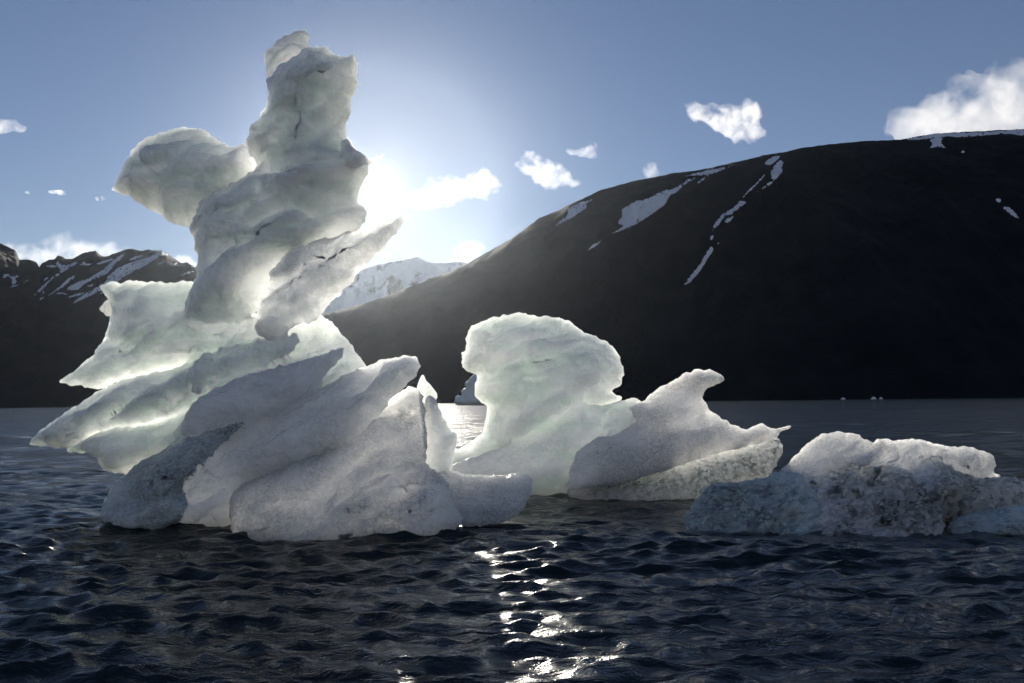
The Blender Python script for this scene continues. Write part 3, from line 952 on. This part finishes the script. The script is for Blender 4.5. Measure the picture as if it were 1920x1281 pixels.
part('toe', [(590, 1000), (640, 925), (690, 902), (765, 876), (800, 870), (845, 905), (848, 938), (866, 968), (858, 990), (800, 1030), (700, 1040), (610, 1035)],
     (10.0, 720, 0.0006, 950, -0.004), M_rough, tf=0.22, tb=0.4, D=45, rough=0.09, rfreq=3.0, strata=0.06, cups=0.05, cfreq=9, jit=5)

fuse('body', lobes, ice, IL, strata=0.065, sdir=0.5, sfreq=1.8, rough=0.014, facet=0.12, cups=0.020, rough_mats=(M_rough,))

# the small shards that stand behind the tall iceberg's right end
s1 = slab('ice_shard', [(793, 703), (800, 712), (812, 725), (822, 740), (818, 762), (818, 800), (790, 800), (783, 745), (784, 722)], 11.6, M_green, None,
          at(np.array(800.), np.array(950.), np.array(11.6)) * np.array([1, 1, 0]), tf=0.08, tb=0.10, D=16, rough=0.02, strata=0.01, jit=1.5)
s1 = fuse('ice_shard', [s1], None, np.array(s1.location), voxel=0.012, smooth=1, strata=0.02, rough=0.01, cups=0.02, cfreq=9, facet=0.05, rough_mats=(M_rough,))
tag(s1, 'small pointed white ice shard behind the right end of the tall iceberg', 'ice')
s2 = slab('ice_shard', [(800, 748), (815, 745), (826, 765), (838, 790), (848, 808), (857, 812), (857, 832), (850, 870), (835, 930), (790, 930), (786, 830)], 11.3, M_white, None,
          at(np.array(820.), np.array(950.), np.array(11.3)) * np.array([1, 1, 0]), tf=0.14, tb=0.16, D=26, rough=0.03, strata=0.02, jit=2)
s2 = fuse('ice_shard', [s2], None, np.array(s2.location), voxel=0.012, smooth=1, strata=0.02, rough=0.01, cups=0.02, cfreq=9, facet=0.05, rough_mats=(M_rough,))
tag(s2, 'smooth grey curved ice shard between the tall iceberg and the mushroom-shaped iceberg', 'ice')
fl = slab('ice_floe', [(805, 890), (830, 880), (877, 890), (930, 891), (989, 892), (999, 908), (990, 940), (978, 965), (940, 985), (860, 990), (810, 960)],
          (10.7, 900, 0.0004, 930, -0.010), M_rough, None, at(np.array(900.), np.array(965.), np.array(10.7)) * np.array([1, 1, 0]), tf=0.22, tb=0.5, D=30, rough=0.06, rfreq=3, strata=0.04, cups=0.035, cfreq=10, jit=3)
fl = fuse('ice_floe', [fl], None, np.array(fl.location), voxel=0.012, smooth=1, strata=0.02, rough=0.01, cups=0.02, cfreq=9, facet=0.05, rough_mats=(M_rough,))
tag(fl, 'low blocky sparkling ice floe at the toe of the tall iceberg', 'ice floe')

# ------------------------------------------------------------------ the mushroom iceberg with its fin
ice2 = empty('iceberg', at(np.array(1100.), np.array(930.), np.array(13.8)) * np.array([1, 1, 0]))
tag(ice2, 'mushroom-shaped pale green iceberg joined to a low curling fin', 'iceberg')
IL2 = np.array(ice2.location)


lobes2 = []


def part2(name, pts, Y, mat, **kw):
    if name == 'dark_foot':
        return slab(name, pts, Y, mat, ice2, IL2, **kw)
    lobes2.append(slab(name, pts, Y, mat, None, (0, 0, 0), **kw))


part2('mushroom_cap', [(870, 632), (877, 616), (895, 604), (915, 597), (949, 588), (986, 587), (1024, 594), (1065, 597), (1080, 612), (1110, 629), (1149, 648), (1164, 676), (1170, 702), (1160, 725),
                       (1144, 735), (1163, 745), (1150, 756), (1120, 770), (1080, 800), (1020, 840), (950, 870), (874, 880), (832, 880), (832, 858), (862, 839), (892, 822), (908, 800), (910, 764),
                       (890, 741), (891, 718), (893, 704), (881, 699), (864, 687), (862, 662), (872, 656)],
      (14.6, 1000, 0.0004, 720, -0.001), M_green, tf=0.55, tb=0.42, D=85, rough=0.08, rfreq=1.8, strata=0.13, sdir=0.3, sfreq=1.9, jit=4)
part2('green_slab', [(826, 880), (874, 862), (920, 846), (967, 824), (1018, 793), (1042, 775), (1076, 753), (1099, 757), (1132, 759), (1165, 750), (1200, 752), (1230, 800), (1200, 880), (1120, 960), (1000, 950), (860, 920)],
      (13.9, 1040, 0.0006, 850, -0.003), M_green, tf=0.34, tb=0.45, D=60, rough=0.05, rfreq=1.8, strata=0.06, sdir=0.45, sfreq=2.5, jit=3)
part2('fin', [(1180, 765), (1207, 747), (1228, 730), (1249, 717), (1275, 702), (1305, 693), (1335, 693), (1352, 703), (1358, 711), (1352, 718), (1325, 729), (1316, 744), (1324, 762), (1341, 777), (1361, 789), (1395, 804),
              (1412, 796), (1426, 792), (1436, 798), (1448, 804), (1470, 799), (1487, 797), (1462, 812), (1455, 824), (1420, 834), (1380, 842), (1300, 865), (1220, 892), (1140, 912), (1066, 916), (1066, 896), (1080, 852), (1117, 820), (1145, 817), (1190, 792)],
      (13.3, 1250, 0.0, 820, -0.006), M_rough, tf=0.26, tb=0.36, D=55, rough=0.07, rfreq=2.4, strata=0.06, sdir=0.45, sfreq=3.0, cups=0.025, cfreq=9, jit=3)
part2('dark_foot', [(1062, 922), (1100, 905), (1180, 888), (1260, 866), (1340, 842), (1400, 828), (1455, 820), (1468, 846), (1455, 878), (1420, 910), (1340, 950), (1220, 975), (1110, 960)],
      (13.2, 1250, 0.0, 880, -0.003), M_clear, tf=0.30, tb=0.35, D=45, rough=0.08, rfreq=2.4, strata=0.06, sdir=0.4, sfreq=3.0, cups=0.025, cfreq=9, jit=3)

fuse('body', lobes2, ice2, IL2, voxel=0.02, strata=0.05, sdir=0.4, sfreq=1.6, rough=0.014, facet=0.10, rough_mats=(M_rough,))

# ------------------------------------------------------------------ the low slab on the right
ice3 = empty('iceberg', at(np.array(1620.), np.array(985.), np.array(10.4)) * np.array([1, 1, 0]))
tag(ice3, 'long low clear iceberg with streaked glistening face and frosted crest', 'iceberg')
IL3 = np.array(ice3.location)


lobes3 = []


def part3(name, pts, Y, mat, **kw):
    lobes3.append(slab(name, pts, Y, mat, None, (0, 0, 0), **kw))


part3('frosted_crest', [(1480, 890), (1488, 868), (1507, 844), (1535, 821), (1566, 810), (1604, 812), (1626, 822), (1648, 830), (1656, 821), (1693, 826), (1734, 824), (1786, 836), (1810, 839), (1844, 841), (1880, 857),
                        (1880, 888), (1892, 897), (1890, 950), (1700, 970), (1520, 950)],
      (10.95, 1680, 0, 880, -0.002), M_rough, tf=0.25, tb=0.26, D=45, rough=0.07, rfreq=2.4, strata=0.04, cups=0.03, jit=3)
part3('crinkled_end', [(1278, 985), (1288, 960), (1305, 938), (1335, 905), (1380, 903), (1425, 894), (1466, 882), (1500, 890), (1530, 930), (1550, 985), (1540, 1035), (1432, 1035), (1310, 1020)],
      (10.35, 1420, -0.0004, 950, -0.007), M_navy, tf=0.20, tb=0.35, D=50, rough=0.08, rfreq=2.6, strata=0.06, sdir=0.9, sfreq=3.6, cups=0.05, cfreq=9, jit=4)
part3('streaked_face', [(1440, 985), (1440, 930), (1455, 890), (1470, 878), (1494, 868), (1569, 859), (1638, 857), (1690, 861), (1734, 851), (1760, 862), (1812, 888), (1832, 899),
                        (1800, 915), (1766, 938), (1768, 968), (1745, 1030), (1600, 1045), (1480, 1040)],
      (10.5, 1560, -0.0006, 930, -0.009), M_clear, streaks=0.10, tf=0.22, tb=0.22, D=55, rough=0.10, rfreq=2.6, strata=0.10, sdir=0.55, sfreq=3.6, cups=0.04, cfreq=8, jit=4)
part3('green_end', [(1762, 945), (1785, 920), (1812, 902), (1850, 896), (1890, 892), (1930, 904), (1980, 915), (2010, 940), (2000, 1000), (1860, 1010), (1780, 995)],
      (10.4, 1850, 0, 940, -0.002), M_clear, tf=0.25, tb=0.4, D=45, rough=0.07, rfreq=2.2, strata=0.06, cups=0.025, cfreq=9, jit=3)
fuse('body', lobes3, ice3, IL3, smooth=2, strata=0.05, sdir=0.55, sfreq=3.5, rough=0.015, cups=0.03, streaks=0.06, rough_mats=(M_clear, M_rough))
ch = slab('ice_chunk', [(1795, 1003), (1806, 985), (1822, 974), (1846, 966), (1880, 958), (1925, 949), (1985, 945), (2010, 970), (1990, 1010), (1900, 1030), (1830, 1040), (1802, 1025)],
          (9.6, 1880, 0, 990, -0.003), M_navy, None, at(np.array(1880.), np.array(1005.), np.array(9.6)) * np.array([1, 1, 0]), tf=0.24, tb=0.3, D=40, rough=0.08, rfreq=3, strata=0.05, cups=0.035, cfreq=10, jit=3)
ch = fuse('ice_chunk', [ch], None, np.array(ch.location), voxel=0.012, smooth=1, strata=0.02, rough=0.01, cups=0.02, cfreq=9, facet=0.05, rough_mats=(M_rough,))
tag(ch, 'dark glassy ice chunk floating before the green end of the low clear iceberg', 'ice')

# far ice
fi = slab('iceberg', [(853, 757), (854, 745), (861, 741), (866, 742), (864, 735), (868, 729), (873, 727), (871, 720), (877, 714), (884, 706), (892, 700), (906, 705), (925, 715), (935, 735), (940, 760), (930, 764), (870, 764)],
          420.0, M_green, None, at(np.array(895.), np.array(759.), np.array(420.)) * np.array([1, 1, 0]), tf=4, tb=5, D=14, step=2.5, jit=1.5, jscale=5, wob=1, rough=0.8, strata=0.6, cups=0.5)
tag(fi, 'small distant blue-grey iceberg beside the stem of the mushroom-shaped iceberg', 'iceberg')
for cx, w_, h_ in ((1581, 5, 3), (1638, 6, 4), (1652, 4, 3)):
    px = cx
    hor = 753.5 - (px - 960) * 21 / 1920
    pts = [(px - w_, hor + 4), (px - w_ * .7, hor + 1.5 - h_ * .3), (px - w_ * .1, hor + 1.5 - h_), (px + w_ * .5, hor + 1.5 - h_ * .6), (px + w_, hor + 4)]
    fb = slab('ice_floe', pts, 900.0, M_white, None, at(np.array(float(px)), np.array(hor + 2.6), np.array(900.)) * np.array([1, 1, 0]), tf=1.5, tb=1.5, D=3, step=1.2, jit=0.3, jscale=3, wob=0.3, rough=0.2, strata=0.1)
    tag(fb, 'tiny white floe far off under the dark mountain shore', 'ice floe', 'tiny floes along the far shore')

# ------------------------------------------------------------------ clouds
def cloud(pts, label, Y=12000.0, mat=M_cloud, T=320.0, D=42.0, jit=8.0, group=None):
    o = slab('cloud', pts, Y, mat, None, (0, 0, 0), tf=T, tb=T, D=D, step=5.0, jit=jit, jscale=24.0, wob=0, rough=0.35 * T, rfreq=1.4, strata=0, edge=0.1, power=1.25)
    me = o.data
    co = np.empty(len(me.vertices) * 3); me.vertices.foreach_get('co', co); co = co.reshape(-1, 3)
    c = co.mean(0); me.vertices.foreach_set('co', (co - c).ravel()); o.location = c
    return tag(o, label, 'cloud', group)


cloud([(748, 384), (765, 362), (790, 345), (818, 330), (859, 331), (885, 317), (908, 314), (932, 328), (944, 346), (924, 373), (872, 376), (835, 393), (800, 394)], 'bright puffy cloud right beside the sun')
cloud([(965, 318), (974, 292), (997, 283), (1023, 292), (1047, 305), (1070, 323), (1090, 342), (1065, 348), (1039, 360), (1002, 345), (984, 328)], 'ragged slanting cloud above the rounded mountain shoulder')
cloud([(1049, 272), (1075, 280), (1101, 272), (1118, 267), (1120, 296), (1096, 299), (1065, 290)], 'small torn wisp of cloud above the slanting cloud', T=180, D=18, jit=5)
cloud([(1203, 310), (1218, 302), (1236, 306), (1238, 328), (1220, 336), (1205, 331)], 'faint little cloud just over the mountain ridge line', T=110, D=20, jit=5)
cloud([(843, 474), (857, 453), (888, 450), (914, 459), (905, 482), (880, 500), (855, 492)], 'small cloud rising behind the lower slope of the dark mountain', jit=6)
cloud([(1282, 203), (1291, 186), (1318, 196), (1363, 193), (1418, 190), (1432, 217), (1425, 238), (1436, 258), (1404, 274), (1373, 268), (1346, 255), (1329, 232), (1298, 231)], 'compact white cloud floating free above the mountain')
cloud([(1653, 236), (1668, 208), (1703, 196), (1752, 175), (1789, 141), (1844, 129), (1880, 112), (1930, 112), (2060, 150), (2080, 290), (1720, 300), (1680, 262)], 'large grey cloud bank resting on the mountain top', mat=M_cloud_big, T=650, D=70)
cloud([(-40, 462), (30, 455), (70, 446), (110, 438), (150, 447), (200, 452), (240, 462), (255, 490), (150, 505), (-40, 505)], 'long pale cloud bank behind the jagged ridge', T=120, D=40, jit=10)
cloud([(-30, 226), (25, 224), (50, 236), (35, 249), (-30, 246)], 'thin detached cloud level with the iceberg wing', T=120, D=12, jit=5)
cloud([(322, 482), (340, 476), (368, 484), (372, 500), (340, 500)], 'small pale cloud behind the snowy end of the jagged ridge', T=180, D=14, jit=4)
for lab, pts in zip(('longest and brightest of the cirrus streaks beside the iceberg wing', 'short upper cirrus streak beside the iceberg wing', 'small cirrus dash next to the tip of the iceberg wing',
                     'slanting lowest cirrus streak under the tip of the iceberg wing', 'faint cirrus streak trailing away from the longest one'),
            ([(60, 358), (100, 355), (135, 360), (155, 366), (120, 366), (85, 363)], [(135, 335), (160, 336), (182, 343), (160, 341)], [(165, 373), (185, 369), (200, 372), (183, 376)],
            [(158, 384), (190, 388), (226, 397), (195, 394)], [(-20, 354), (15, 353), (60, 362), (20, 359)])):
    cloud(pts, lab, mat=M_wisp, T=90, D=6, jit=2.5, group='cirrus streaks')

# ------------------------------------------------------------------ haze
def haze():
    x0, x1, y0, y1, z0, z1 = -9000, 9000, -8600, 9000, -8.0, 1300.0
    V = [(x, y, z) for z in (z0, z1) for y in (y0, y1) for x in (x0, x1)]
    F = [(0, 2, 3, 1), (4, 5, 7, 6), (0, 1, 5, 4), (2, 6, 7, 3), (0, 4, 6, 2), (1, 3, 7, 5)]
    mt, t, o = new_mat('pale_air')
    pv = t.nodes.new('ShaderNodeVolumePrincipled')
    pv.inputs['Color'].default_value = (0.78, 0.88, 1.0, 1)
    pv.inputs['Density'].default_value = 2.8e-6
    pv.inputs['Anisotropy'].default_value = 0.9
    t.links.new(pv.outputs[0], o.inputs['Volume'])
    ob = mesh_object('haze', np.array(V, float), F, mt, smooth=False)
    return tag(ob, 'thin pale haze over the fjord', kind='stuff')


haze()
